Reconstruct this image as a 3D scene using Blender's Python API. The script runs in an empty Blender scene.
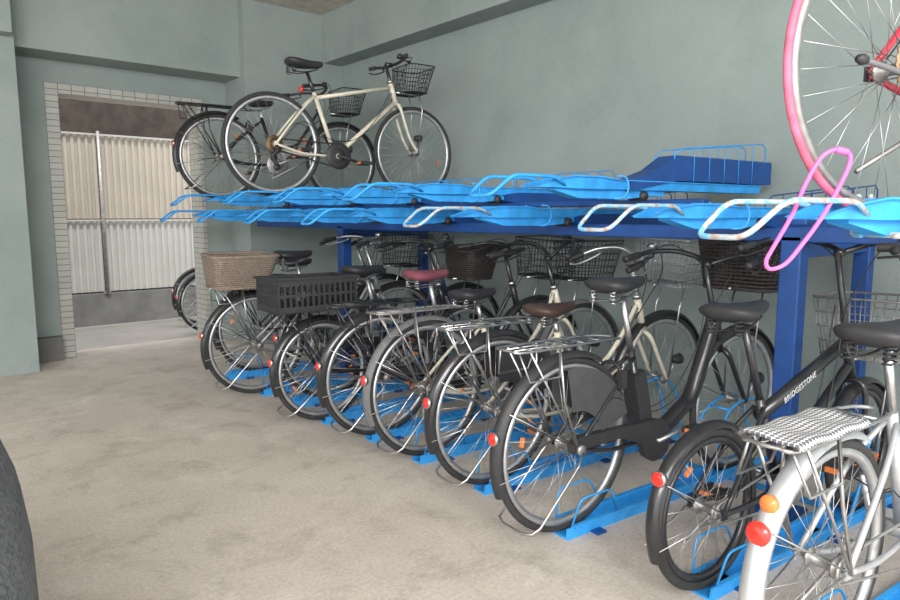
import bpy, math, random
from mathutils import Vector, Matrix, Euler
random.seed(7)
D=bpy.data
COL=bpy.context.scene.collection
# ------------------------------------------------------------------ materials
def newmat(name):
    m=D.materials.new(name); m.use_nodes=True
    nt=m.node_tree; return m,nt,nt.nodes['Principled BSDF']
def mat(name,c,rough=.5,metal=0.,var=.12,scale=30.,bump=0.,coat=0.):
    m,nt,b=newmat(name)
    n=nt.nodes.new('ShaderNodeTexNoise'); n.inputs['Scale'].default_value=scale; n.inputs['Detail'].default_value=4
    tc=nt.nodes.new('ShaderNodeTexCoord'); nt.links.new(tc.outputs['Object'],n.inputs['Vector'])
    r=nt.nodes.new('ShaderNodeValToRGB')
    r.color_ramp.elements[0].position=.3; r.color_ramp.elements[1].position=.7
    r.color_ramp.elements[0].color=(*[x*(1-var) for x in c],1); r.color_ramp.elements[1].color=(*[min(1,x*(1+var)) for x in c],1)
    nt.links.new(n.outputs['Fac'],r.inputs['Fac']); nt.links.new(r.outputs['Color'],b.inputs['Base Color'])
    b.inputs['Roughness'].default_value=rough; b.inputs['Metallic'].default_value=metal
    b.inputs['Coat Weight'].default_value=coat
    if bump:
        bp=nt.nodes.new('ShaderNodeBump'); bp.inputs['Strength'].default_value=bump; bp.inputs['Distance'].default_value=.005
        nt.links.new(n.outputs['Fac'],bp.inputs['Height']); nt.links.new(bp.outputs['Normal'],b.inputs['Normal'])
    return m
def srgb(r,g,b):
    f=lambda v:(v/255/12.92) if v<=10 else ((v/255+.055)/1.055)**2.4
    return (f(r),f(g),f(b))
RUB=mat('rubber',(.028,.028,.029),.75,var=.25)
CHR=mat('chrome',(.5,.5,.5),.32,1.,.15)
SPK=mat('spoke_steel',(.45,.45,.45),.4,.9,.1)
ALU=mat('aluminium',(.5,.51,.52),.45,.85,.12)
STEEL=mat('dull_steel',(.34,.33,.32),.5,.8,.2)
BLK=mat('black_paint',(.018,.018,.02),.3,coat=.3)
BLKP=mat('black_plastic',(.025,.025,.027),.55)
GUARD=mat('dark_grey_guard',(.055,.055,.058),.5)
CREAM=mat('cream_paint',(.62,.58,.47),.35,coat=.3,var=.08)
SILV=mat('silver_paint',(.47,.48,.49),.42,.5,.08)
WHITE=mat('white_paint',(.7,.7,.68),.35,var=.03)
NAVY=mat('navy_paint',(.02,.035,.09),.3,coat=.4)
GREYB=mat('grey_plastic',(.12,.12,.125),.6)
RED=mat('red_paint',(.6,.02,.05),.3,coat=.5,var=.05)
PINK=mat('pink_rubber',(.62,.12,.2),.6,var=.3,scale=18)
PINKC=mat('pink_vinyl',(.68,.13,.4),.35,var=.05)
BROWN=mat('brown_leather',(.06,.035,.028),.5)
MAROON=mat('maroon_cover',(.2,.055,.075),.8,scale=60)
WICK=mat('dark_wicker',(.04,.032,.03),.6)
TANW=mat('tan_wicker',(.22,.175,.14),.75,var=.3,scale=90)
CASS=mat('worn_sprocket_steel',(.28,.18,.1),.5,.6,.3)
REFR=mat('red_reflector',(.75,.03,.02),.2,var=.1,scale=200,coat=.4)
REFO=mat('orange_reflector',(.7,.2,.05),.25,var=.1,scale=200)
LENS=mat('lamp_lens',(.8,.8,.78),.1,var=.05)
LBLUE=mat('light_blue_paint',srgb(48,148,218),.5,var=.2,scale=14)
DBLUE=mat('royal_blue_paint',srgb(20,66,130),.5,var=.15,scale=10)
def worn():
    m,nt,b=newmat('worn_hook_paint')
    tc=nt.nodes.new('ShaderNodeTexCoord'); n=nt.nodes.new('ShaderNodeTexNoise'); n.inputs['Scale'].default_value=38; n.inputs['Detail'].default_value=5
    nt.links.new(tc.outputs['Object'],n.inputs['Vector'])
    r=nt.nodes.new('ShaderNodeValToRGB'); e=r.color_ramp.elements
    e[0].position=.42; e[0].color=(*srgb(100,175,220),1); e[1].position=.52; e[1].color=(.42,.46,.47,1)
    x=e.new(.68); x.color=(.3,.22,.16,1)
    nt.links.new(n.outputs['Fac'],r.inputs['Fac']); nt.links.new(r.outputs['Color'],b.inputs['Base Color']); b.inputs['Roughness'].default_value=.55
    return m
WORN=worn()
def checker():
    m,nt,b=newmat('checked_cloth')
    tc=nt.nodes.new('ShaderNodeTexCoord'); c=nt.nodes.new('ShaderNodeTexChecker'); c.inputs['Scale'].default_value=110
    c.inputs['Color1'].default_value=(.55,.55,.54,1); c.inputs['Color2'].default_value=(.1,.1,.11,1)
    mp=nt.nodes.new('ShaderNodeMapping'); mp.inputs['Rotation'].default_value=(0,0,.78); mp.inputs['Scale'].default_value=(1,1,.01)
    nt.links.new(tc.outputs['Object'],mp.inputs['Vector']); nt.links.new(mp.outputs['Vector'],c.inputs['Vector'])
    nt.links.new(c.outputs['Color'],b.inputs['Base Color']); b.inputs['Roughness'].default_value=.8
    return m
CHECK=checker()
def surf(name,c1,c2,scale,rough=.85,speck=None,bump=.15,stain=None,sscale=120,pale=None):
    m,nt,b=newmat(name); L=nt.links
    tc=nt.nodes.new('ShaderNodeTexCoord')
    n=nt.nodes.new('ShaderNodeTexNoise'); n.inputs['Scale'].default_value=scale; n.inputs['Detail'].default_value=8; n.inputs['Roughness'].default_value=.65
    L.new(tc.outputs['Object'],n.inputs['Vector'])
    r=nt.nodes.new('ShaderNodeValToRGB'); r.color_ramp.elements[0].position=.35; r.color_ramp.elements[1].position=.68
    r.color_ramp.elements[0].color=(*c1,1); r.color_ramp.elements[1].color=(*c2,1)
    L.new(n.outputs['Fac'],r.inputs['Fac']); out=r.outputs['Color']
    n2=nt.nodes.new('ShaderNodeTexNoise'); n2.inputs['Scale'].default_value=sscale; n2.inputs['Detail'].default_value=5; n2.inputs['Roughness'].default_value=.7
    L.new(tc.outputs['Object'],n2.inputs['Vector'])
    def mulramp(out,node,p0,p1,c0,c1,bt='MULTIPLY'):
        r2=nt.nodes.new('ShaderNodeValToRGB'); r2.color_ramp.elements[0].position=p0; r2.color_ramp.elements[1].position=p1
        r2.color_ramp.elements[0].color=c0; r2.color_ramp.elements[1].color=c1
        L.new(node.outputs['Fac'],r2.inputs['Fac'])
        mx=nt.nodes.new('ShaderNodeMix'); mx.data_type='RGBA'; mx.blend_type=bt; mx.inputs[0].default_value=1
        L.new(out,mx.inputs[6]); L.new(r2.outputs['Color'],mx.inputs[7]); return mx.outputs[2]
    if speck: out=mulramp(out,n2,.36,.58,(1-speck,)*3+(1,),(1,1,1,1))
    if stain:
        n3=nt.nodes.new('ShaderNodeTexNoise'); n3.inputs['Scale'].default_value=stain[0]; n3.inputs['Detail'].default_value=10; n3.inputs['Roughness'].default_value=.75; n3.inputs['Distortion'].default_value=.5
        L.new(tc.outputs['Object'],n3.inputs['Vector'])
        out=mulramp(out,n3,.5,.66,(1,1,1,1),(*stain[1],1))
    if pale:
        n4=nt.nodes.new('ShaderNodeTexNoise'); n4.inputs['Scale'].default_value=pale[0]; n4.inputs['Detail'].default_value=10; n4.inputs['Roughness'].default_value=.75
        mp=nt.nodes.new('ShaderNodeMapping'); mp.inputs['Location'].default_value=(3.3,7.1,0); L.new(tc.outputs['Object'],mp.inputs['Vector']); L.new(mp.outputs['Vector'],n4.inputs['Vector'])
        out=mulramp(out,n4,.53,.66,(0,0,0,1),(*pale[1],1),'ADD')
    L.new(out,b.inputs['Base Color']); b.inputs['Roughness'].default_value=rough
    bp=nt.nodes.new('ShaderNodeBump'); bp.inputs['Strength'].default_value=bump; bp.inputs['Distance'].default_value=.01
    L.new(n2.outputs['Fac'],bp.inputs['Height']); L.new(bp.outputs['Normal'],b.inputs['Normal'])
    return m
FLOOR=surf('concrete_floor',(.51,.455,.40),(.60,.545,.485),1.8,.75,.2,.12,(3.4,(.75,.74,.73)),70,(2.3,(.08,.085,.085)))
WALL=surf('sage_plaster',(.245,.295,.285),(.30,.35,.335),1.1,.85,.06,.12,(2.,(.9,.91,.91)))
CEIL=surf('rough_ceiling',(.55,.5,.42),(.75,.72,.66),12,.95,.4,.6)
CURB=surf('grey_block',(.12,.12,.12),(.2,.2,.195),3,.9,.2,.2)
DKB=surf('brown_wall',(.045,.036,.03),(.09,.07,.055),6,.9,.5,.4)
ALLEY=surf('alley_concrete',(.34,.32,.29),(.44,.41,.38),2,.85,.2,.2)
COVER=surf('speckled_cover',(.10,.11,.12),(.2,.21,.23),45,.9,.6,.5)
def tilemat():
    m,nt,b=newmat('white_tile'); L=nt.links
    g=nt.nodes.new('ShaderNodeNewGeometry'); sp=nt.nodes.new('ShaderNodeSeparateXYZ'); cb=nt.nodes.new('ShaderNodeCombineXYZ')
    ad=nt.nodes.new('ShaderNodeMath'); ad.operation='ADD'
    L.new(g.outputs['Position'],sp.inputs[0]); L.new(sp.outputs['X'],ad.inputs[0]); L.new(sp.outputs['Y'],ad.inputs[1])
    L.new(ad.outputs[0],cb.inputs['X']); L.new(sp.outputs['Z'],cb.inputs['Y'])
    br=nt.nodes.new('ShaderNodeTexBrick'); br.inputs['Scale'].default_value=1; br.inputs['Brick Width'].default_value=.1; br.inputs['Row Height'].default_value=.05
    br.inputs['Mortar Size'].default_value=.003; br.offset=0
    br.inputs['Color1'].default_value=(.44,.44,.40,1); br.inputs['Color2'].default_value=(.38,.38,.35,1); br.inputs['Mortar'].default_value=(.12,.12,.11,1)
    L.new(cb.outputs[0],br.inputs['Vector']); L.new(br.outputs['Color'],b.inputs['Base Color']); b.inputs['Roughness'].default_value=.35
    return m
TILE=tilemat()
FENCE=mat('beige_corrugated_metal',(.42,.375,.32),.5,var=.05,scale=4)
FENCE2=mat('pale_corrugated_metal',(.44,.43,.41),.5,var=.05,scale=4)
# ------------------------------------------------------------------ mesh builder
class MB:
    def __init__(s): s.v=[];s.f=[];s.m=[];s.s=[];s.mats=[]
    def mi(s,m):
        if m not in s.mats: s.mats.append(m)
        return s.mats.index(m)
    def add(s,vs,fs,m,smooth=True):
        o=len(s.v); s.v+= [tuple(v) for v in vs]; k=s.mi(m)
        for f in fs: s.f.append(tuple(i+o for i in f)); s.m.append(k); s.s.append(smooth)
    def tube(s,pts,r,m,n=6,closed=False):
        P=[Vector(p) for p in pts]; N=len(P)
        rr=r if isinstance(r,(list,tuple)) else [r]*N
        T=[]
        for i in range(N):
            a=P[i-1] if (i>0 or closed) else P[i]; b=P[(i+1)%N] if (i<N-1 or closed) else P[i]
            t=(b-a); T.append(t.normalized() if t.length>1e-9 else Vector((1,0,0)))
        up=Vector((0,0,1)) if abs(T[0].z)<.9 else Vector((0,1,0))
        u=T[0].cross(up).normalized(); vs=[]
        for i in range(N):
            u=(u-T[i]*u.dot(T[i])); u=u.normalized() if u.length>1e-6 else T[i].orthogonal().normalized()
            w=T[i].cross(u)
            for k in range(n):
                a=2*math.pi*k/n; vs.append(P[i]+(u*math.cos(a)+w*math.sin(a))*rr[i])
        fs=[]
        for i in range(N if closed else N-1):
            j=(i+1)%N
            for k in range(n):
                l=(k+1)%n; fs.append((i*n+k,i*n+l,j*n+l,j*n+k))
        if not closed: fs+= [tuple(range(n))[::-1],tuple(range((N-1)*n,N*n))]
        s.add(vs,fs,m)
    def box(s,c,d,m,rot=None):
        c=Vector(c); vs=[]
        for x in(-.5,.5):
            for y in(-.5,.5):
                for z in(-.5,.5):
                    p=Vector((x*d[0],y*d[1],z*d[2]))
                    if rot: p=rot@p
                    vs.append(c+p)
        s.add(vs,[(0,1,3,2),(4,6,7,5),(0,4,5,1),(2,3,7,6),(0,2,6,4),(1,5,7,3)],m,False)
    def lathe(s,prof,c,ax,m,n=16):
        ax=Vector(ax).normalized(); u=ax.orthogonal().normalized(); w=ax.cross(u); c=Vector(c); vs=[];fs=[]
        for r,h in prof:
            for k in range(n):
                a=2*math.pi*k/n; vs.append(c+ax*h+(u*math.cos(a)+w*math.sin(a))*max(r,1e-5))
        for i in range(len(prof)-1):
            for k in range(n):
                l=(k+1)%n; fs.append((i*n+k,i*n+l,(i+1)*n+l,(i+1)*n+k))
        s.add(vs,fs,m)
    def loft(s,secs,m,cap=True,closed=True,smooth=True):
        n=len(secs[0]); vs=[p for q in secs for p in q]; fs=[]
        for i in range(len(secs)-1):
            for k in range(n if closed else n-1):
                l=(k+1)%n; fs.append((i*n+k,i*n+l,(i+1)*n+l,(i+1)*n+k))
        if cap and closed: fs+=[tuple(range(n))[::-1],tuple(range((len(secs)-1)*n,len(secs)*n))]
        s.add(vs,fs,m,smooth)
    def mesh(s,name):
        me=D.meshes.new(name); me.from_pydata(s.v,[],s.f)
        for m in s.mats: me.materials.append(m)
        me.polygons.foreach_set('material_index',s.m); me.polygons.foreach_set('use_smooth',s.s); me.update(); return me
def obj(name,me,parent=None,loc=(0,0,0),rot=(0,0,0),label=None,cat=None,kind=None,group=None):
    o=D.objects.new(name,me); COL.objects.link(o); o.location=loc; o.rotation_euler=rot
    if parent: o.parent=parent
    if label:o['label']=label
    if cat:o['category']=cat
    if kind:o['kind']=kind
    if group:o['group']=group
    return o
def cr(P,k=5,closed=False):
    P=[Vector(p) for p in P]; N=len(P); out=[]
    rng=range(N if closed else N-1)
    for i in rng:
        if closed: a,b,c,d=P[i-1],P[i],P[(i+1)%N],P[(i+2)%N]
        else: a,b,c,d=P[max(i-1,0)],P[i],P[i+1],P[min(i+2,N-1)]
        for j in range(k):
            t=j/k; out.append(.5*((2*b)+(c-a)*t+(2*a-5*b+4*c-d)*t*t+(3*b-a-3*c+d)*t**3))
    if not closed: out.append(P[-1])
    return out
def bend(P,r=.015,k=3):
    """polyline with small rounded corners"""
    P=[Vector(p) for p in P]; out=[P[0]]
    for i in range(1,len(P)-1):
        a=(P[i-1]-P[i]); b=(P[i+1]-P[i]); q=min(r,a.length*.45,b.length*.45); a=P[i]+a.normalized()*q; b=P[i]+b.normalized()*q
        for j in range(k+1):
            t=j/k; out.append(a*(1-t)**2+P[i]*2*t*(1-t)+b*t*t)
    out.append(P[-1]); return out
# ------------------------------------------------------------------ bicycle
cache={}
def wheel(parent,hx,R,tire,rim,spk,seg=60,w=.0165):
    key=(R,tire.name,rim.name,spk.name,w)
    if key not in cache:
        a=MB(); ring=[(math.cos(2*math.pi*i/seg)*(R-w),0,math.sin(2*math.pi*i/seg)*(R-w)) for i in range(seg)]
        a.tube(ring,w,tire,8,True)
        b=MB(); n=seg; secs=[(-.012,-.006),(.012,-.006),(.011,-.022),(.0,-.03),(-.011,-.022)]
        vs=[];fs=[];q=len(secs)
        for i in range(n):
            t=2*math.pi*i/n
            for y,dr in secs: vs.append(((R-2*w+.008+dr)*math.cos(t),y,(R-2*w+.008+dr)*math.sin(t)))
        for i in range(n):
            j=(i+1)%n
            for k in range(q): l=(k+1)%q; fs.append((i*q+k,i*q+l,j*q+l,j*q+k))
        b.add(vs,fs,rim)
        c=MB(); ns=32; ri=R-.05
        for i in range(ns):
            t=2*math.pi*i/ns; sd=1 if i%2 else -1; off=(.9 if (i//2)%2 else -.9)
            c.tube([(.024*math.cos(t+off),sd*.03,.024*math.sin(t+off)),(ri*math.cos(t),sd*.002,ri*math.sin(t))],.0011,spk,4)
        d=MB(); d.lathe([(0,-.055),(.006,-.055),(.009,-.045),(.028,-.034),(.028,-.029),(.014,-.026),(.014,.026),(.028,.029),(.028,.034),(.009,.045),(.006,.055),(0,.055)],(0,0,0),(0,1,0),STEEL,14)
        e=MB(); e.box((R*.66,0,.0),(.010,.012,.034),REFO)
        cache[key]=[a.mesh('tire'),b.mesh('rim'),c.mesh('spokes'),d.mesh('hub'),e.mesh('spoke_reflector')]
    ms=cache[key]
    rx=random.random()*6.28
    t=obj('wheel',ms[0],parent,(hx,0,R),(0,rx,0))
    obj('rim',ms[1],t);obj('spokes',ms[2],t);obj('hub',ms[3],t);obj('spoke_reflector',ms[4],t)
def fender(mb,hx,R,a0,a1,m,wd=.027,n=26):
    secs=[]
    for i in range(n+1):
        a=math.radians(a0+(a1-a0)*i/n); q=[]
        for y,dr in((-1,-.014),(-.8,-.003),(-.35,.006),(0,.008),(.35,.006),(.8,-.003),(1,-.014)):
            rr=R+.014+dr; q.append((hx+rr*math.cos(a),y*wd,R+rr*math.sin(a)))
        secs.append(q)
    mb.loft(secs,m,False,False)
def rrect(cx,cy,hx,hy,z,r=.05,n=5,tx=0):
    P=[]
    for sx,sy,a0 in((1,1,0),(-1,1,90),(-1,-1,180),(1,-1,270)):
        for i in range(n+1):
            a=math.radians(a0+90*i/n); P.append(Vector((cx+sx*(hx-r)+r*math.cos(a)+tx,cy+sy*(hy-r)+r*math.sin(a),z)))
    return P
def resample(P,n):
    L=[0]; N=len(P)
    for i in range(N): L.append(L[-1]+(P[(i+1)%N]-P[i]).length)
    out=[]
    for k in range(n):
        d=L[-1]*k/n; i=0
        while L[i+1]<d: i+=1
        t=(d-L[i])/max(1e-9,L[i+1]-L[i]); out.append(P[i].lerp(P[(i+1)%N],t))
    return out
def basket(kind,m,cx,z0,z1,hd,hw):
    mb=MB(); rows,nv,wr,rim=6,40,.0021,.0045
    if kind=='wicker': rows,nv,wr,rim=15,44,.0062,.011
    if kind=='open': rows,nv,wr,rim=4,30,.0025,.005
    low=lambda t:(hd*(.78+.22*t),hw*(.8+.2*t))
    for i in range(rows+1):
        t=i/rows; a,b=low(t); mb.tube(rrect(cx,0,a,b,z0+(z1-z0)*t,.05,4,tx=.03*t),rim if i==rows else (wr*1.5 if i==0 else wr),m,5 if kind=='wicker' else 4,True)
    a,b=low(0); B=resample(rrect(cx,0,a,b,z0,.05,4),nv); a,b=low(1); T=resample(rrect(cx,0,a,b,z1,.05,4,tx=.03),nv)
    for p,q in zip(B,T): mb.tube([p,q],wr*(.8 if kind=='wicker' else 1),m,4)
    a,b=low(0)
    for i in range(-5,6): mb.tube([(cx-a,b*i/6,z0),(cx+a,b*i/6,z0)],wr,m,4)
    for i in range(-3,4): mb.tube([(cx+a*i/4,-b,z0),(cx+a*i/4,b,z0)],wr,m,4)
    if kind=='wicker':
        mb.box((cx,0,z0),(2*a-.02,2*b-.02,.006),m)
    return mb
def crate(m,cx,z0,z1,hd,hw):
    mb=MB(); H=z1-z0
    mb.box((cx,0,z0+.006),(2*hd,2*hw,.012),m)
    for z,t in((z0+.02,.03),(z0+H*.5,.014),(z1-.02,.035)):
        for sx in(-1,1): mb.box((cx+sx*hd,0,z),(.012,2*hw+.012,t),m)
        for sy in(-1,1): mb.box((cx,sy*hw,z),(2*hd+.012,.012,t),m)
    for i in range(-5,6):
        for sx in(-1,1): mb.box((cx+sx*hd,hw*i/5,z0+H/2),(.009,.014,H),m)
    for i in range(-7,8):
        for sy in(-1,1): mb.box((cx+hd*i/7,sy*hw,z0+H/2),(.013,.009,H),m)
    for sx in(-1,1): mb.box((cx+sx*(hd+.004),0,z1-.004),(.03,2*hw+.03,.01),m)
    for sy in(-1,1): mb.box((cx,sy*(hw+.004),z1-.004),(2*hd+.03,.03,.01),m)
    return mb
def saddle(mb,cx,z,m,und,w=1.,pitch=0):
    st=[(-.125,.045,.010),(-.115,.075,.02),(-.085,.092,.027),(-.04,.088,.027),(.01,.06,.025),(.06,.036,.023),(.11,.024,.02),(.13,.018,.016),(.137,.008,.008)]
    secs=[]
    for x,hw,h in st:
        q=[]
        for k in range(14):
            a=2*math.pi*k/14; yy=hw*w*math.copysign(abs(math.cos(a))**.8,math.cos(a)); zz=h*math.sin(a)*(1. if math.sin(a)>0 else 1.3)
            q.append(Vector((cx+x,yy,z-.03+zz+ .012*((x+.0)/.14)**2+pitch*x)))
        secs.append(q)
    mb.loft(secs,m)
    for sy in(-1,1):
        mb.tube(cr([(cx-.10,sy*.05,z-.06),(cx-.09,sy*.04,z-.09),(cx,sy*.025,z-.088),(cx+.1,sy*.012,z-.055)],4),.004,und,5)
        pts=[(cx-.09+.015*math.cos(i*1.05),sy*.05+.015*math.sin(i*1.05),z-.1+i*.0022) for i in range(24)]
        mb.tube(pts,.0028,und,4)
def bike(loc,yaw,label,group=None,R=.342,wb=1.10,ftype='step',fm=BLK,fen=None,rimm=ALU,tire=RUB,saddlem=BLKP,sz=.90,sx=.26,
         bk=None,rack=CHR,load=None,hb='city',hbz=1.0,hbm=CHR,case=None,guard=None,stand=True,steer=0,crank=.4,bz=.0,bkshift=0,text=None,lean=0,
         bks=1.,tw=.015,gears=False,refa=166,refs=1.,refo=False,crm=None,peg=False,postm=None):
    E=D.objects.new('bicycle',None); COL.objects.link(E); E.location=loc; E.rotation_euler=(lean,0,yaw); E.empty_display_size=.2
    E['label']=label; E['category']='bicycle'
    if group:E['group']=group
    wheel(E,0,R,tire,rimm,SPK,w=tw); wheel(E,wb,R,tire,rimm,SPK,w=tw)
    mb=MB()
    bb=Vector((.45,0,.285)); st=Vector((sx+.09,0,.66)); HBt=Vector((wb-.155,0,R+.27)); HT=Vector((wb-.215,0,R+.45))
    if ftype=='mini': bb=Vector((.40,0,.28)); st=Vector((.28,0,.58)); HBt=Vector((wb-.10,0,R+.30)); HT=Vector((wb-.16,0,R+.50))
    if ftype=='diamond': st=Vector((.30,0,.71)); HT=Vector((wb-.20,0,R+.50)); HBt=Vector((wb-.155,0,R+.35))
    mb.tube([bb,st],.0155,fm,8)
    for s in(-1,1):
        mb.tube(cr([bb+Vector((-.02,s*.03,0)),(.2,s*.045,.29+ (R-.34)*.5),(0,s*.062,R)],3),.009,fm,6)
        mb.tube(cr([st+Vector((0,s*.015,-.03)),st*.6+Vector((0,s*.045,R*.4)),(0,s*.062,R)],3),.0085,fm,6)
        mb.box((0,s*.062,R),(.026,.006,.036),BLKP if peg else fm)
    mb.tube([HBt,HT],.019,fm,10)
    if ftype=='step':
        mb.tube(cr([HBt+Vector((-.005,0,.03)),(wb-.3,0,R+.12),(.62,0,.37),bb],5),.017,fm,8)
        mb.tube(cr([HT+Vector((.01,0,-.03)),(wb-.34,0,R+.22),(.62,0,.45),bb.lerp(st,.38)],5),.012,fm,8)
    elif ftype=='u':
        mb.tube(cr([HT.lerp(HBt,.3),(wb-.26,0,R+.26),(wb-.34,0,R+.08),(.68,0,.36),(.56,0,.30),bb],6),.034,fm,12)
        mb.tube([HBt+Vector((.0,0,-.02)),HT+Vector((0,0,.02))],.025,fm,10)
        mb.box((.40,0,.45),(.07,.07,.24),BLKP,Matrix.Rotation(math.radians(-14),3,'Y'))
        mb.box(bb+Vector((.03,0,0)),(.13,.08,.08),GREYB)
    elif ftype=='diamond':
        mb.tube([HT+Vector((.008,0,-.04)),st+Vector((0,0,-.04))],.014,fm,8); mb.tube([HBt+Vector((0,0,.01)),bb],.018,fm,8)
    elif ftype=='mini':
        mb.tube(cr([HBt+Vector((-.01,0,.06)),(.62,0,.44),bb],5),.018,fm,10)
        mb.tube([HT+Vector((.01,0,-.05)),st+Vector((0,0,-.06))],.023,fm,10)
    mb.lathe([(0,-.04),(.024,-.04),(.024,.04),(0,.04)],bb,(0,1,0),fm,12)
    obj('frame',mb.mesh('frame'),E)
    mb=MB(); ax=(st-bb).normalized(); top=Vector((st.x+ax.x*(sz-.08-st.z)/ax.z,0,sz-.08)); mb.tube([st-ax*.05,top],.0125,postm or (CHR if fm!=BLK else ALU),8)
    obj('seatpost',mb.mesh('seatpost'),E)
    mb=MB(); saddle(mb,top.x-.02,sz,saddlem,CHR if stand else BLKP,1.05 if ftype!='diamond' else .8); obj('saddle',mb.mesh('saddle'),E)
    mb=MB(); crown=HBt+Vector((.01,0,-.015))
    dx=(HBt-HT).normalized()
    for s in(-1,1):
        mb.tube(cr([crown+Vector((0,-s*.01,.01)),crown+Vector((.003,s*.045,-.02)),Vector((wb-.075,s*.05,R+.12)),Vector((wb-.02,s*.052,R+.03)),Vector((wb,s*.052,R))],4),[.013]*5+[.011]*8+[.008]*4,fm,7)
    stemtop=HT-dx*(max(.05,(hbz-HT.z)*.97)); mb.tube([HBt,HT,stemtop],.0125,hbm if hbm!=BLK else BLK,8)
    mb.lathe([(.0,-.012),(.024,-.012),(.024,.01),(0,.01)],HT,dx,CHR,12)
    obj('fork',mb.mesh('fork'),E)
    hx,hz=stemtop.x,stemtop.z
    mb=MB(); cb=MB()
    Rz=Matrix.Rotation(steer,4,'Z'); Tm=Matrix.Translation((hx,0,hz))@Rz
    def tr(P): return [Tm@Vector(p) for p in P]
    if hb=='city': half=[(.03,.0,0),(.06,.06,.025),(.045,.16,.05),(-.03,.235,.05),(-.11,.262,.035),(-.2,.272,.02)]
    elif hb=='up': half=[(.03,.0,0),(.05,.05,.05),(.02,.13,.09),(-.06,.21,.08),(-.13,.245,.05),(-.21,.255,.02)]
    else: half=[(.05,0,0),(.052,.08,.0),(.05,.16,.01),(.03,.22,.015),(.015,.265,.015)]
    pr=cr(half,4); pl=[Vector((p.x,-p.y,p.z)) for p in pr]
    mb.tube(tr([*pl[::-1],*pr[1:]]),.0112,hbm,8)
    mb.tube(tr([(0,0,0),(half[0][0]+.002,0,0)]),.018,hbm,8)
    obj('handlebar',mb.mesh('handlebar'),E)
    for P in(pr,pl):
        g=MB(); g.tube(tr(P[-5:]+[P[-1]+(P[-1]-P[-2])*.4]),.0155,BLKP,8); obj('grip',g.mesh('grip'),E)
        g=MB(); q=P[-8]; e=P[-3]
        g.tube(tr(cr([q,q+Vector((.04,.0,-.02)),e+Vector((.035,math.copysign(.01,q.y),-.035)),e+Vector((-.02,math.copysign(.012,q.y),-.035))],3)),.005,ALU if hbm!=BLK else BLKP,5)
        obj('brake_lever',g.mesh('brake_lever'),E)
        cb.tube(tr(cr([q,q+Vector((.1,-q.y*.25,.03)),Vector((.13,q.y*.3,-.02)),Vector((.09,q.y*.08,-.16)),Vector((.04,0,-.26))],5)),.0027,BLKP,4)
    for sy in (-.02,.02):
        cb.tube(cr([(hx+.04,sy,hz-.2),(wb-.3,sy,R+.26),(.62,sy,.42),(.40,sy*1.5,.40),(.20,sy*2.5,R+.16),(.06,sy*3.1,R+.04)],5),.0026,BLKP,4)
    obj('brake_cables',cb.mesh('brake_cables'),E)
    mb=MB(); bp=Tm@Vector((half[2][0],-.12,half[2][2]+.02)); mb.lathe([(0,.03),(.012,.028),(.022,.018),(.026,.0),(.02,-.004),(0,-.004)],bp,(0,0,1),CHR if hbm!=BLK else BLKP,12); obj('bell',mb.mesh('bell'),E)
    if fen:
        mb=MB(); fender(mb,0,R,62,202,fen)
        for a in(150,192):
            c,s_=math.cos(math.radians(a)),math.sin(math.radians(a))
            for s in(-1,1): mb.tube([(0,s*.064,R),((R+.01)*c,s*.027,R+(R+.01)*s_)],.0024,CHR,4)
        obj('rear_fender',mb.mesh('rear_fender'),E)
        mb=MB(); fender(mb,wb,R,20,165,fen)
        for s in(-1,1): mb.tube([(wb,s*.056,R),(wb+(R+.01)*math.cos(2.75),s*.027,R+(R+.01)*math.sin(2.75))],.0024,CHR,4)
        obj('front_fender',mb.mesh('front_fender'),E)
        mb=MB(); a=math.radians(refa); p=Vector(((R+.02)*math.cos(a),0,R+(R+.02)*math.sin(a))); n=Vector((-1,0,.12)).normalized()
        q=refs; mb.lathe([(0,.014),(.017*q,.013),(.022*q,.009)],p,n,REFR,18); mb.lathe([(.022*q,.009),(.026*q,.006),(.024*q,-.008),(0,-.008)],p,n,CHR if not refo else REFR,18)
        obj('rear_reflector',mb.mesh('rear_reflector'),E)
        if refo:
            mb=MB(); a=math.radians(refa-12); p=Vector(((R+.02)*math.cos(a),0,R+(R+.02)*math.sin(a))); mb.lathe([(0,.014),(.018,.013),(.022,.006),(.020,-.006),(0,-.006)],p,n,REFO,16); obj('rear_reflector',mb.mesh('rear_reflector'),E,label='orange round reflector')
    else:
        mb=MB(); p=Vector((top.x-.04,0,sz-.2)); mb.tube([p+Vector((.05,0,0)),p],.006,BLKP,5); mb.lathe([(0,.016),(.02,.014),(.022,.0),(0,-.002)],p,(-1,0,0),REFR,14)
        obj('rear_reflector',mb.mesh('rear_reflector'),E)
    rz=2*R+.055
    if load=='cloth': rz-=.015
    if rack:
        mb=MB(); x0,x1=-.30,.14
        mb.tube(cr([(x1+.12,-.02,rz-.01),(x1,-.055,rz),(x0+.05,-.062,rz),(x0,-.03,rz+.004),(x0,.03,rz+.004),(x0+.05,.062,rz),(x1,.055,rz),(x1+.12,.02,rz-.01)],4),.0055,rack,6)
        for i in range(5): x=x1-.02-i*.085; mb.tube([(x,-.06,rz),(x,.06,rz)],.0042,rack,5)
        for y in(-.02,.02): mb.tube([(x1,y,rz),(x0,y,rz)],.0035,rack,5)
        for s in(-1,1):
            mb.tube([(-.10,s*.062,rz),(-.085,s*.075,R+.2),(-.005,s*.072,R)],.005,rack,5)
            mb.tube([(-.24,s*.062,rz),(-.01,s*.072,R+.01)],.0045,rack,5)
            mb.tube([(-.10,s*.062,rz),(-.12,s*.085,rz-.1),(-.26,s*.085,rz-.1),(x0+.02,s*.05,rz)],.004,rack,5)
        obj('rear_carrier',mb.mesh('rear_carrier'),E)
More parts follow.
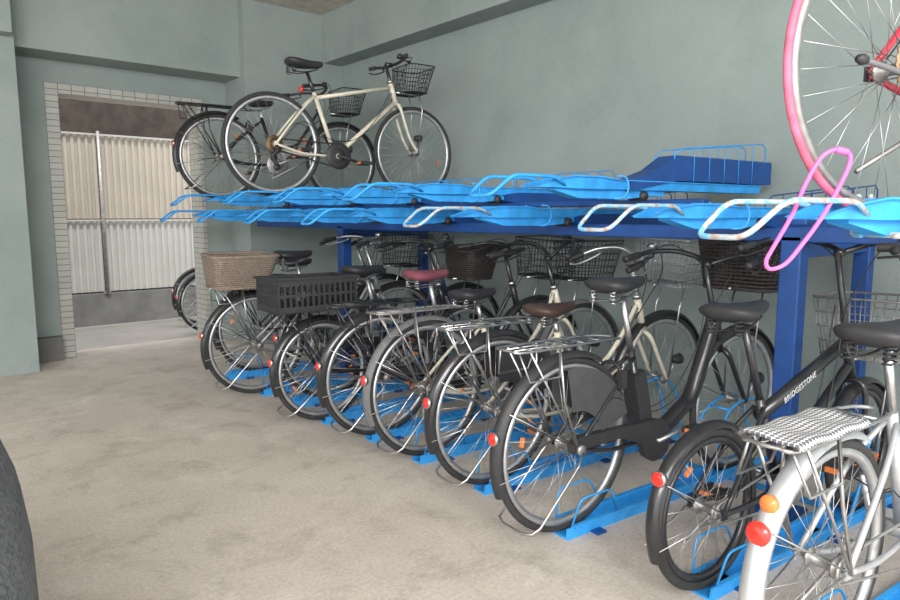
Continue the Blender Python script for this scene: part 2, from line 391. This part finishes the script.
    if guard:
        for s in(-1,1):
            mb=MB(); vs=[];fs=[];n=16
            for i in range(n+1):
                a=math.radians(16+82*i/n)
                for r_ in(.14,R*.65,R-.035): vs.append((r_*math.cos(a),s*(.042+.02*(1-r_/R)),R+r_*math.sin(a)))
            for i in range(n):
                for k in range(2): fs.append((i*3+k,i*3+k+1,i*3+k+4,i*3+k+3))
            mb.add(vs,fs,guard)
            obj('coat_guard',mb.mesh('coat_guard'),E)
    mb=MB(); cy=-.052; pts=[]
    rr,rf=.036,.082
    for i in range(9): a=math.radians(90+180*i/8); pts.append((rr*math.cos(a),R+rr*math.sin(a)))
    for i in range(9): a=math.radians(-90+180*i/8); pts.append((bb.x+rf*math.cos(a),bb.z+rf*math.sin(a)))
    if case:
        cp=[(0.0,R+.045),(-.035,R+.02),(-.03,R-.012),(.02,R-.005),(bb.x*.5,(R+bb.z)/2+.025),(bb.x-.09,bb.z-.0)]
        for i in range(9): a=math.radians(190+ 260*i/8); cp.append((bb.x+.088*math.cos(a),bb.z+.088*math.sin(a)))
        P3=[Vector((x,0,z)) for x,z in cp]; 
        secs=[[Vector((p.x,cy-.018,p.z)) for p in P3],[Vector((p.x,cy+.012,p.z)) for p in P3]]
        mb.loft(secs,case,smooth=False); obj('chain_case',mb.mesh('chain_case'),E)
    else:
        mb.tube([(x,cy,z) for x,z in pts],.005,crm or STEEL,4,True); obj('chain',mb.mesh('chain'),E)
        mb=MB(); mb.lathe([(.02,-.003),(rf,-.003),(rf,.003),(.02,.003)],(bb.x,cy,bb.z),(0,1,0),crm or STEEL,28)
        mb.lathe([(.05,-.012),(rf+.01,-.012),(rf+.012,-.008),(.05,-.008)],(bb.x,cy,bb.z),(0,1,0),crm or STEEL,28)
        obj('chainring',mb.mesh('chainring'),E)
    if gears:
        mb=MB()
        for i in range(7):
            r=(.085 if peg else .058)-.008*i; n=60; y=-.036-.0045*i-(.030 if peg else 0); pr_=[]
            for k in range(n):
                a=2*math.pi*k/n; q=r+(.003 if k%2 else -.002); pr_.append((q*math.cos(a),q*math.sin(a)))
            mb.loft([[Vector((x,y-.001,R+z)) for x,z in pr_],[Vector((x,y+.001,R+z)) for x,z in pr_]],CASS)
        obj('cassette',mb.mesh('cassette'),E)
        mb=MB(); ex=.045 if peg else 0
        mb.tube(cr([(0,-.066-ex,R-.01),(.0,-.078-ex,R-.05),(-.03,-.072-ex,R-.08),(.0,-.07-ex,R-.14)],3),.012,BLKP,6)
        for z,x in((.09,-.02),(.15,.0)): mb.lathe([(0,-.006),(.024,-.006),(.024,.006),(0,.006)],(x,-.066-ex,R-z),(0,1,0),BLKP,12)
        obj('derailleur',mb.mesh('derailleur'),E)
    if peg:
        mb=MB(); mb.tube([(-.03,-.115,R-.03),(-.05,-.115,R-.035),(-.09,-.105,R-.045),(-.13,-.105,R-.035),(-.24,-.105,R-.02)],[.006,.012,.013,.007,.006],GREYB,8); mb.lathe([(0,-.014),(.009,-.012),(.012,.0),(.009,.012),(0,.015)],(-.25,-.105,R-.019),(-1,0,.05),BLKP,10)
        obj('wheel_lever',mb.mesh('wheel_lever'),E)
    L=.165
    for s in(-1,1):
        mb=MB(); pm=MB()
        a=crank+(math.pi if s>0 else 0); q=bb+Vector((L*math.cos(a),s*.088,L*math.sin(a)))
        mb.tube([bb+Vector((0,s*.05,0)),bb+Vector((0,s*.078,0)),q],.0095,crm or ALU,6)
        c=q+Vector((0,s*.055,0))
        pm.box(c,(.085,.09,.014),BLKP)
        for dy in(-.035,.035): pm.box(c+Vector((0,dy,0)),(.09,.016,.024),BLKP)
        for dx2 in(-.042,.042): pm.box(c+Vector((dx2,0,0)),(.008,.06,.016),REFO)
        obj('crank_arm',mb.mesh('crank_arm'),E); obj('pedal',pm.mesh('pedal'),E)
    if stand:
        mb=MB(); mb.tube([(0,-.085,R-.01),(-.03,-.10,R-.05),(-.215,-.10,.10),(-.245,-.09,.082),(-.26,-.05,.075),(-.26,.05,.075),(-.245,.09,.082),(-.215,.10,.10),(-.03,.10,R-.05),(0,.085,R-.01)],.005,CHR,6)
        for s in(-1,1): mb.lathe([(.0,-.008),(.02,-.008),(.02,.008),(0,.008)],(0,s*.08,R),(0,1,0),STEEL,10)
        obj('kickstand',mb.mesh('kickstand'),E)
        mb=MB()
        ring=[(.235,.06*math.sin(math.radians(a)),R+.23+.06*math.cos(math.radians(a))) for a in range(-140,141,20)]
        mb.tube(ring,.008,BLKP,6); mb.box((.235,-.062,R+.23),(.03,.02,.07),BLKP); obj('wheel_lock',mb.mesh('wheel_lock'),E)
    else:
        mb=MB(); mb.tube([(.3,.06,.27),(.02,.09,.12)],.007,STEEL,6); obj('kickstand',mb.mesh('kickstand'),E)
    mb=MB(); lp=Vector((wb+.04,-.075 if fen else 0,R+.11)); mb.lathe([(0,-.035),(.018,-.03),(.027,0),(.029,.02)],lp,(1,0,0),BLKP,12); mb.lathe([(.027,.02),(.02,.028),(0,.03)],lp,(1,0,0),LENS,12)
    mb.tube([lp+Vector((-.01,0,0)),(wb,-.055,R)],.004,CHR,4)
    obj('headlamp',mb.mesh('headlamp'),E)
    if bk:
        b0=HT.z+.03+bz; o=basket(bk[0],bk[1],wb+.04+bkshift,b0,b0+.235*bks,.145*bks,.19*bks)
        o.tube([(wb-.1+bkshift,0,b0+.0),(wb+.1+bkshift,0,b0-.004)],.008,CHR,5)
        for s in(-1,1): o.tube([(wb,s*.06,R),(wb+.03,s*.075,b0-.12),(wb+.07+bkshift,s*.07,b0)],.0045,CHR,5)
        obj('front_basket',o.mesh('front_basket'),E)
    if load=='crate': obj('rear_crate',crate(BLKP,-.08,rz+.008,rz+.20,.23,.16).mesh('rear_crate'),E,label='black plastic slatted crate')
    if load=='tan': obj('rear_basket',basket('wicker',TANW,-.12,rz+.0,rz+.20,.21,.175).mesh('rear_basket'),E,label='tan woven rear basket')
    if load=='cloth':
        m2=MB(); secs=[]
        for i in range(15):
            x=-.29+.32*i/14; q=[]
            for k in range(15):
                y=-.072+.144*k/14; e=max(0,abs(y)-.062)
                q.append(Vector((x,y,rz+.014-e*1.0+.003*math.sin(x*45+y*20)+.002*math.sin(y*70))))
            secs.append(q)
        m2.loft(secs,CHECK,False,False); o=obj('seat_cloth',m2.mesh('seat_cloth'),E,label='black and white checked cloth over the carrier')
        sm=o.modifiers.new('thick','SOLIDIFY'); sm.thickness=.006
    if text:
        cu=D.curves.new('frame_lettering','FONT'); cu.body=text; cu.size=.031; cu.extrude=.0006; cu.space_character=1.1
        to=D.objects.new('tmp',cu); COL.objects.link(to); bpy.context.view_layer.update()
        me=D.meshes.new_from_object(to.evaluated_get(bpy.context.evaluated_depsgraph_get())); D.objects.remove(to)
        me.materials.clear(); me.materials.append(WHITE)
        a=st+Vector((0,0,-.06)); b=HT+Vector((.01,0,-.05)); d=(b-a).normalized(); ang=math.atan2(d.z,d.x)
        p=a+d*.12+Vector((d.z*.010,0,-d.x*.010))
        obj('frame_lettering',me,E,(p.x,-.0245,p.z),(math.pi/2,-ang,0),label='white maker lettering on the frame tube')
    return E
YW=math.radians(-6); dg=math.radians
G='bicycles parked in the lower rack row'
zf=.022
bike((1.76,.60,zf),YW,'silver city bicycle with silver mudguard and checked cloth on the carrier',G,R=.325,ftype='step',fm=SILV,fen=SILV,saddlem=BLKP,sz=.92,sx=.24,bk=('open',STEEL),rack=CHR,load='cloth',hbm=BLK,hb='flat',hbz=1.1,stand=False,refa=152,refs=1.1,refo=True,crank=-1.2)
bike((1.96,1.01,zf),YW,'black small-wheeled bicycle with white lettering on the frame',G,R=.265,wb=1.02,ftype='mini',fm=BLK,fen=BLK,saddlem=BLKP,sz=.92,rack=None,rimm=BLK,bk=('open',STEEL),hbm=BLK,hbz=1.08,stand=False,text='BRIDGESTONE',bz=-.16,tw=.0165,postm=BLK,refa=148,lean=dg(-1.5))
bike((1.925,1.57,zf),YW,'black electric city bicycle with black coat guard and chrome carrier',G,R=.338,ftype='u',fm=BLK,fen=BLKP,saddlem=BLKP,sz=.96,rack=CHR,guard=GUARD,bk=('wicker',WICK),hb='city',hbm=BLK,hbz=1.0,case=BLKP,postm=CHR,bz=.05,crank=.2,bks=1.08,steer=dg(8))
bike((2.03,2.07,zf),YW-dg(1),'cream city bicycle with brown saddle and dark mudguards',G,ftype='step',fm=CREAM,fen=BLK,saddlem=BROWN,sz=.80,rack=CHR,bk=('wire',ALU),hb='up',hbz=.95,guard=BLKP,bz=.02,crank=1.2,lean=dg(2),steer=dg(-12))
bike((2.04,2.54,zf),YW+dg(1.5),'cream city bicycle with steel carrier and wire basket',G,ftype='step',fm=CREAM,fen=GREYB,rack=STEEL,saddlem=BLKP,sz=.82,bk=('wire',BLK),hb='up',hbz=.97,bks=.95,crank=-.5,lean=dg(-2),steer=dg(14),hbm=BLK)
bike((2.03,2.96,zf),YW-dg(1.5),'black city bicycle with a maroon cloth saddle cover',G,ftype='step',fm=BLK,fen=BLK,rack=BLK,saddlem=MAROON,sz=.90,bk=('wire',BLK),hb='city',hbm=BLK,hbz=.98,case=BLKP,lean=dg(2.5),steer=dg(-15))
bike((1.94,3.40,zf),YW+dg(1),'black bicycle carrying a black plastic crate on its rear carrier',G,R=.30,wb=1.05,ftype='step',fm=BLK,fen=BLK,rack=BLK,saddlem=BLKP,sz=.90,load='crate',bk=('wicker',WICK),hb='city',hbm=BLK,hbz=1.0,bks=.9,lean=dg(-1.5),steer=dg(10))
bike((2.22,3.82,zf),YW,'navy city bicycle with worn black saddle pushed deep into the rack',G,ftype='step',fm=NAVY,fen=BLK,rack=BLK,saddlem=BLKP,sz=.84,bk=None,hb='city',hbm=STEEL,hbz=.97,case=BLKP,steer=dg(-10))
bike((1.90,4.22,zf),YW,'silver bicycle with a tan woven basket over the rear wheel',G,ftype='step',fm=SILV,fen=BLK,rack=CHR,load='tan',saddlem=BLKP,sz=.96,bk=('wire',BLK),hb='city',hbz=1.0,lean=dg(1.5))
bike((2.2,4.80,zf),YW,'black city bicycle at the end of the rack',G,ftype='step',fm=BLK,fen=BLK,rack=BLK,saddlem=BLKP,sz=.86,hb='up',hbz=.95)
ZH,ZL=1.335,1.215
GU='bicycles parked on the upper rack row'
bike((2.07,4.22,ZH+.008),YW,'cream cross bicycle with black wire basket and black saddle',GU,ftype='diamond',fm=CREAM,fen=None,rack=None,saddlem=BLKP,sz=.92,bk=('wire',BLK),hb='flat',hbm=BLK,hbz=.97,stand=False,bkshift=-.07,bks=.8,bz=-.10,gears=True,crm=BLKP,tw=.0145,crank=-.3,postm=BLK)
bike((2.12,5.25,ZH+.008),YW,'black city bicycle with black basket and rear carrier',GU,R=.33,wb=1.05,ftype='step',fm=BLK,fen=BLK,rack=BLK,saddlem=BLKP,sz=.80,bk=('wire',BLK),hb='city',hbm=BLK,hbz=.88,bks=.85,bz=-.07)
YP=math.radians(-18)
bike((1.89,.57,ZL-.004),YP,'red bicycle with pink tires standing on a raised tray',GU,ftype='diamond',fm=RED,fen=None,rack=None,tire=PINK,rimm=STEEL,saddlem=BLKP,sz=.95,hb='flat',hbm=BLK,hbz=1.0,stand=False,crank=2.9,gears=True,peg=True,tw=.0095,R=.355,crm=BLKP)
# ------------------------------------------------------------------ racks
def tray_meshes(hi,hookm,big=False,hr=.0075,near=False):
    h=MB(); h.tube(bend([(.40,-.045,.004),(.32,-.074,.036),(.10,-.080,.036),(.0,-.07,-.042),(.0,.07,-.042),(.10,.080,.036),(.32,.074,.036),(.40,.045,.004)],.035,4),hr,hookm,7)
    t=MB()
    sec=[(-.062,.042),(-.050,.042),(-.046,.0),(.046,.0),(.050,.042),(.062,.042),(.062,.037),(.053,.037),(.048,-.006),(-.048,-.006),(-.053,.037),(-.062,.037)]
    secs=[]
    for x,k,zk,dz in((.24,.75,.12,-.004),(.34,.95,.7,.0),(.44,1.08,1.1,0),(.6,1.08,1.1,0),(.72,.95,.85,0),(1.8,.95,.85,0)): secs.append([Vector((x,y*k,z*zk+dz)) for y,z in sec])
    t.loft(secs,LBLUE,smooth=False)
    t.loft([[Vector((x,y*.028,z)) for y,z in((-1,-.004),(1,-.004),(1,-zz_),(-1,-zz_))] for x,zz_ in((.36,.014),(.5,.045),(.8,.045),(.95,.03),(1.05,.03))],LBLUE,smooth=False)
    r=MB(); xb=.50 if near else .70; rb=.0075 if near else .0045; rm=WORN if near else LBLUE
    for s in(-1,1):
        for dxx in ((0,.045) if near else (0,)):
            r.tube(cr([(xb+dxx,s*.04,-.045),(xb+dxx+.02,s*.078,-.04),(xb+dxx+.035,s*.088,.0),(xb+dxx+.025,s*.08,.045),(xb+dxx,s*.055,.05)],4),rb,rm,6)
    r.tube([(xb+.01,-.06,-.043),(xb+.01,.06,-.043)],rb,rm,5)
    k=MB(); k.lathe([(0,-.045),(.02,-.045),(.022,-.03),(.022,.03),(.02,.045),(0,.045)],(.9,0,-.03),(0,1,0),BLKP,14)
    b=MB()
    if big: st_=((.78,.01,.02),(.98,.055,.035),(1.10,.10,.058),(1.88,.10,.058))
    else: st_=((.95,-.02,.02),(1.05,-.02,.03),(1.85,-.02,.03))
    b.loft([[Vector((x,y*.058,zc+z*hh)) for y,z in((-1,-1),(1,-1),(1,.9),(.9,1.),(-.9,1.),(-1,.9))] for x,zc,hh in st_],DBLUE,smooth=False)
    g=MB(); zt=(.160 if big else (.075 if hi else .055)); rise=.085
    for s in(-1,1):
        g.tube([(1.08,s*.055,0.03),(1.08,s*.055,zt),(1.14,s*.06,zt+.03),(1.78,s*.06,zt+rise),(1.82,s*.055,zt+rise-.02),(1.82,s*.055,.03)],.0032,DBLUE if not hi else LBLUE,5)
        for i in range(5): x=1.22+i*.12; g.tube([(x,s*.06,.03),(x,s*.06,zt+.03+(rise-.03)*(x-1.14)/.64)],.0022,DBLUE if not hi else LBLUE,4)
    return [('hook',h.mesh('hook')),('channel',t.mesh('channel')),('side_bracket',r.mesh('side_bracket')),('roller',k.mesh('roller')),('slide_beam',b.mesh('slide_beam')),('wheel_guard',g.mesh('wheel_guard'))]
TB,TH,TL,TW,TN=tray_meshes(True,LBLUE,True),tray_meshes(True,LBLUE),tray_meshes(False,LBLUE),tray_meshes(False,WORN,hr=.0068),tray_meshes(False,WORN,hr=.0065,near=True)
def tray(x,y,z,yaw,ms,label):
    E=D.objects.new('upper_rack_tray',None); COL.objects.link(E); E.location=(x,y,z); E.rotation_euler=(0,0,yaw)
    E['label']=label;E['category']='bike rack tray';E['group']='sliding trays of the upper rack'
    for n,m in ms: obj(n,m,E)
for y in(1.87,2.80,3.55,4.27,5.28): tray(1.75,y,ZH,YW,TB if y<2 else TH,'blue steel sliding tray of the raised upper tier')
for y in(1.34,2.3,3.22,3.95,4.75,5.55): tray(1.75,y,ZL,YW,TW if y<3 else TL,'blue steel sliding tray with wire hook end')
tray(1.38,.72,ZL,YP,TN,'pulled-out blue steel tray with worn wire hook end')
fc=MB(); sec=[(-.042,.0),(-.042,.045),(-.036,.045),(-.033,.008),(.033,.008),(.036,.045),(.042,.045),(.042,.0)]
fc.loft([[Vector((x,y,z)) for y,z in sec] for x in(0,.5,1.35)],LBLUE,smooth=False)
for s in(-1,1): fc.box((.68,s*.047,.05),(1.3,.016,.010),LBLUE)
for x in(.15,.75,1.25): fc.box((x,0,.004),(.05,.16,.008),DBLUE)
fcm=fc.mesh('floor_channel')
wg=MB()
for s in(-1,1):
    wg.tube(cr([(.85,s*.055,.03),(.9,s*.07,.2),(1.0,s*.05,.34),(1.2,s*.05,.36),(1.32,s*.055,.2),(1.33,s*.055,.03)],4),.006,LBLUE,6)
    wg.tube(bend([(.02,s*.044,.05),(.05,s*.06,.16),(.22,s*.06,.16),(.27,s*.044,.05)],.03,3),.0045,LBLUE,5)
wg.tube([(1.0,-.05,.34),(1.0,.05,.34)],.006,LBLUE,5)
wgm=wg.mesh('wheel_guard')
for y,x in((.60,1.80),(1.01,1.93),(1.57,1.9),(2.07,1.95),(2.54,1.96),(2.96,1.96),(3.40,1.93),(3.82,1.95),(4.22,1.93),(4.80,1.93)):
    o=obj('floor_rack_channel',fcm,None,(x,y,.0),(0,0,YW),'light blue steel wheel channel bolted to the floor','bike rack channel',None,'floor channels of the lower rack')
    obj('wheel_guard',wgm,o)
E=D.objects.new('bicycle_rack_frame',None); COL.objects.link(E); E.location=(2.75,1.12,0); E['label']='royal blue steel frame carrying the upper trays'; E['category']='bike rack'
def part(name,c,d,m):
    b=MB(); b.box((0,0,0),d,m); o=obj(name,b.mesh(name),E,Vector(c)-Vector((2.75,1.12,0)))
    bv=o.modifiers.new('bev','BEVEL'); bv.width=.006; bv.segments=2
for y in(1.12,4.45): 
    part('post',(2.75,y,.57),(.08,.08,1.14),DBLUE); part('base_plate',(2.75,y,.008),(.2,.16,.016),DBLUE); part('post',(3.52,y,.57),(.07,.07,1.14),DBLUE); part('side_rail',(3.13,y,1.08),(.7,.05,.06),DBLUE)
    part('post',(2.75,y-.02,1.23),(.06,.06,.10),DBLUE)
part('cross_beam',(2.75,3.1,1.145),(.08,5.6,.06),DBLUE); part('cross_beam',(3.52,3.1,1.145),(.08,5.6,.06),DBLUE)
part('cross_beam',(2.75,3.6,1.275),(.05,4.2,.03),DBLUE)
part('floor_rail',(2.95,3.1,.004),(.06,5.6,.006),LBLUE)
mb=MB(); c=Vector((1.55,.61,1.23)); u=Vector((.76,-.65,0))
ctl=[(.066,.122),(.040,.128),(.012,.112),(-.012,.06),(-.032,-.01),(-.060,-.075),(-.074,-.112),(-.062,-.130),(-.030,-.118),(.0,-.075),(.034,-.015),(.060,.05),(.074,.100)]
pts=[c+u*h+Vector((0,0,z))+Vector((-.02,-.023,0))*(z*6) for h,z in ctl]
mb.tube(cr(pts,5,True),.0048,PINKC,8,True); mb.tube(cr([pts[0],pts[1]],3),.0075,PINKC,8)
obj('cable_lock',mb.mesh('cable_lock'),None,(0,0,0),(0,0,0),'pink vinyl cable lock hanging from the raised tray','bicycle lock')
# ------------------------------------------------------------------ room
def slab(name,x0,x1,y0,y1,z0,z1,m,bev=.0):
    b=MB(); b.box(((x0+x1)/2,(y0+y1)/2,(z0+z1)/2),(x1-x0,y1-y0,z1-z0),m)
    o=obj(name,b.mesh(name),kind='structure')
    return o
ZC=3.15
slab('floor',-6,3.85,-3.5,6.75,-.12,0,FLOOR)
slab('wall_right',3.72,3.9,-3.5,6.45,0,ZC,WALL)
slab('wall_far_left',-6,1.16,6.45,6.7,0,ZC,WALL)
slab('wall_far_right',2.45,3.9,6.45,6.7,0,ZC,WALL)
slab('wall_far_top',1.16,2.45,6.45,6.7,2.30,ZC,WALL)
slab('wall_left_column',-6,.91,6.0,6.45,0,ZC,WALL)
slab('wall_corner_column',2.69,3.72,6.0,6.45,0,ZC,WALL)
slab('ceiling',-4,3.9,-1.2,6.7,ZC,ZC+.2,CEIL)
slab('trim_1',.91,2.69,6.1,6.45,2.48,ZC,WALL)
slab('trim_2',3.50,3.72,-1.2,6.0,2.70,ZC,WALL)
slab('trim_3',-4,.88,5.85,6.0,2.52,ZC,WALL)
slab('trim_4',1.16,1.26,6.44,6.71,0,2.30,TILE)
slab('trim_5',2.41,2.45,6.44,6.71,0,2.30,TILE)
slab('trim_6',1.26,2.41,6.44,6.71,2.22,2.30,TILE)
slab('baseboard_far',.93,1.15,6.36,6.45,0,.2,CURB)
slab('floor_alley',-3,7,6.75,9.5,-.14,-.02,ALLEY)
slab('wall_alley_block',-3,7,8.25,8.4,-.02,.34,CURB)
slab('wall_alley_house',-3,7,8.9,9.1,-.02,3.4,DKB)
def corr(name,x0,x1,z0,z1,y,m,pitch=.07,label='',amp=.009):
    mb=MB(); secs=[]; x=x0
    while x<x1:
        for f,w in((0,-1),(.38,-1),(.5,1),(.88,1)):
            xx=min(x1,x+f*pitch); secs.append([Vector((xx,y+amp*w,z0)),Vector((xx,y+amp*w,z1))])
        x+=pitch
    mb.loft(secs,m,False,False,False)
    return obj(name,mb.mesh(name),None,label=label,cat='fence')
for i,(a,b) in enumerate(((-.6,1.96),(1.98,4.6))):
    for z0,z1,m in((.36,1.16,FENCE2),(1.18,2.1,FENCE)):
        o=corr('corrugated_fence_panel',a,b,z0,z1,8.3,m,label='pale cream corrugated metal fence panel above a block wall' )
        mb=MB(); mb.box(((a+b)/2,8.28,z1),(b-a,.02,.02),FENCE2)
        obj('fence_rail',mb.mesh('fence_rail'),o)
mb=MB(); mb.tube([(1.97,8.24,.33),(1.97,8.24,2.12)],.018,STEEL,14); mb.lathe([(.018,0),(.022,.01),(0,.02)],(1.97,8.24,2.12),(0,0,1),STEEL,14); mb.box((1.97,8.26,.35),(.07,.05,.03),STEEL)
obj('fence_post',mb.mesh('fence_post'),label='thin grey round metal fence post in the alley',cat='post')
bike((2.66,7.05,-.02),math.radians(3),'dark bicycle parked in the alley outside the doorway','bicycles in the alley',R=.32,fm=BLK,fen=BLK,rack=None,sz=.88)
bike((2.80,7.6,-.02),math.radians(0),'dark bicycle parked in the alley outside the doorway','bicycles in the alley',R=.32,fm=BLK,fen=BLK,rack=None,sz=.88)
S=D.objects.new('covered_scooter',None); COL.objects.link(S); S.location=(-.095,1.62,0); S.rotation_euler=(0,0,math.radians(83)); S['label']='scooter under a dark speckled cover standing on the concrete'; S['category']='scooter'
mb=MB(); secs=[]
prof=[(-.62,.02,.45),(-.6,.16,.55),(-.5,.24,.66),(-.3,.28,.76),(0,.29,.79),(.25,.29,.79),(.42,.28,.78),(.55,.27,.75),(.66,.25,.68),(.74,.18,.5),(.78,.06,.35)]
for x,w,h in prof:
    q=[]
    for k in range(24):
        a=2*math.pi*k/24; cx,sy=math.cos(a),math.sin(a)
        q.append(Vector((x,w*math.copysign(abs(cx)**.6,cx)*(1.04-.12*sy),.1+(h-.1)/2*(1+math.copysign(abs(sy)**.7,sy))+.004*math.sin(a*9+x*20))))
    secs.append(q)
mb.loft(secs,COVER); obj('cover',mb.mesh('cover'),S)
for x in(-.45,.55):
    m2=MB(); m2.tube([(.21*math.cos(2*math.pi*i/32),0,.21*math.sin(2*math.pi*i/32)) for i in range(32)],.05,RUB,10,True); m2.lathe([(0,-.05),(.12,-.04),(.17,-.03),(.17,.03),(.12,.04),(0,.05)],(0,0,0),(0,1,0),ALU,20)
    obj('wheel',m2.mesh('scooter_wheel'),S,(x,0,.26))
# ------------------------------------------------------------------ light
w=D.worlds.new('World'); bpy.context.scene.world=w; w.use_nodes=True; nt=w.node_tree
bg=nt.nodes['Background']; bg.inputs['Color'].default_value=(.97,.985,1,1); bg.inputs['Strength'].default_value=2.7
sl=D.lights.new('sun','SUN'); sl.energy=3.2; sl.angle=.02; sl.color=(1,.96,.9); so=D.objects.new('sun',sl); COL.objects.link(so); so.location=(0,-2,8); so.rotation_euler=Vector((.18,.45,-1)).to_track_quat('-Z','Y').to_euler()
def area(name,loc,target,sx,sy,e,col=(1,1,1)):
    l=D.lights.new(name,'AREA'); l.shape='RECTANGLE'; l.size=sx; l.size_y=sy; l.energy=e; l.color=col
    o=D.objects.new(name,l); COL.objects.link(o); o.location=loc; o.rotation_euler=(Vector(target)-Vector(loc)).to_track_quat('-Z','Y').to_euler(); return o
area('daylight_opening',(-1.8,-1.6,2.9),(1.6,3.5,.3),4,1.6,430,(1,.98,.95))
# ------------------------------------------------------------------ camera
cam=D.cameras.new('camera'); co=D.objects.new('camera',cam); COL.objects.link(co); bpy.context.scene.camera=co
F=670.; cam.sensor_width=36; cam.lens=36*F/900; cam.clip_start=.02
p=math.atan(85/F); th=math.radians(40.65)
co.location=(0,0,1.22); co.rotation_euler=Vector((math.sin(th)*math.cos(p),math.cos(th)*math.cos(p),-math.sin(p))).to_track_quat('-Z','Y').to_euler()
bpy.context.scene.view_settings.view_transform='Standard'
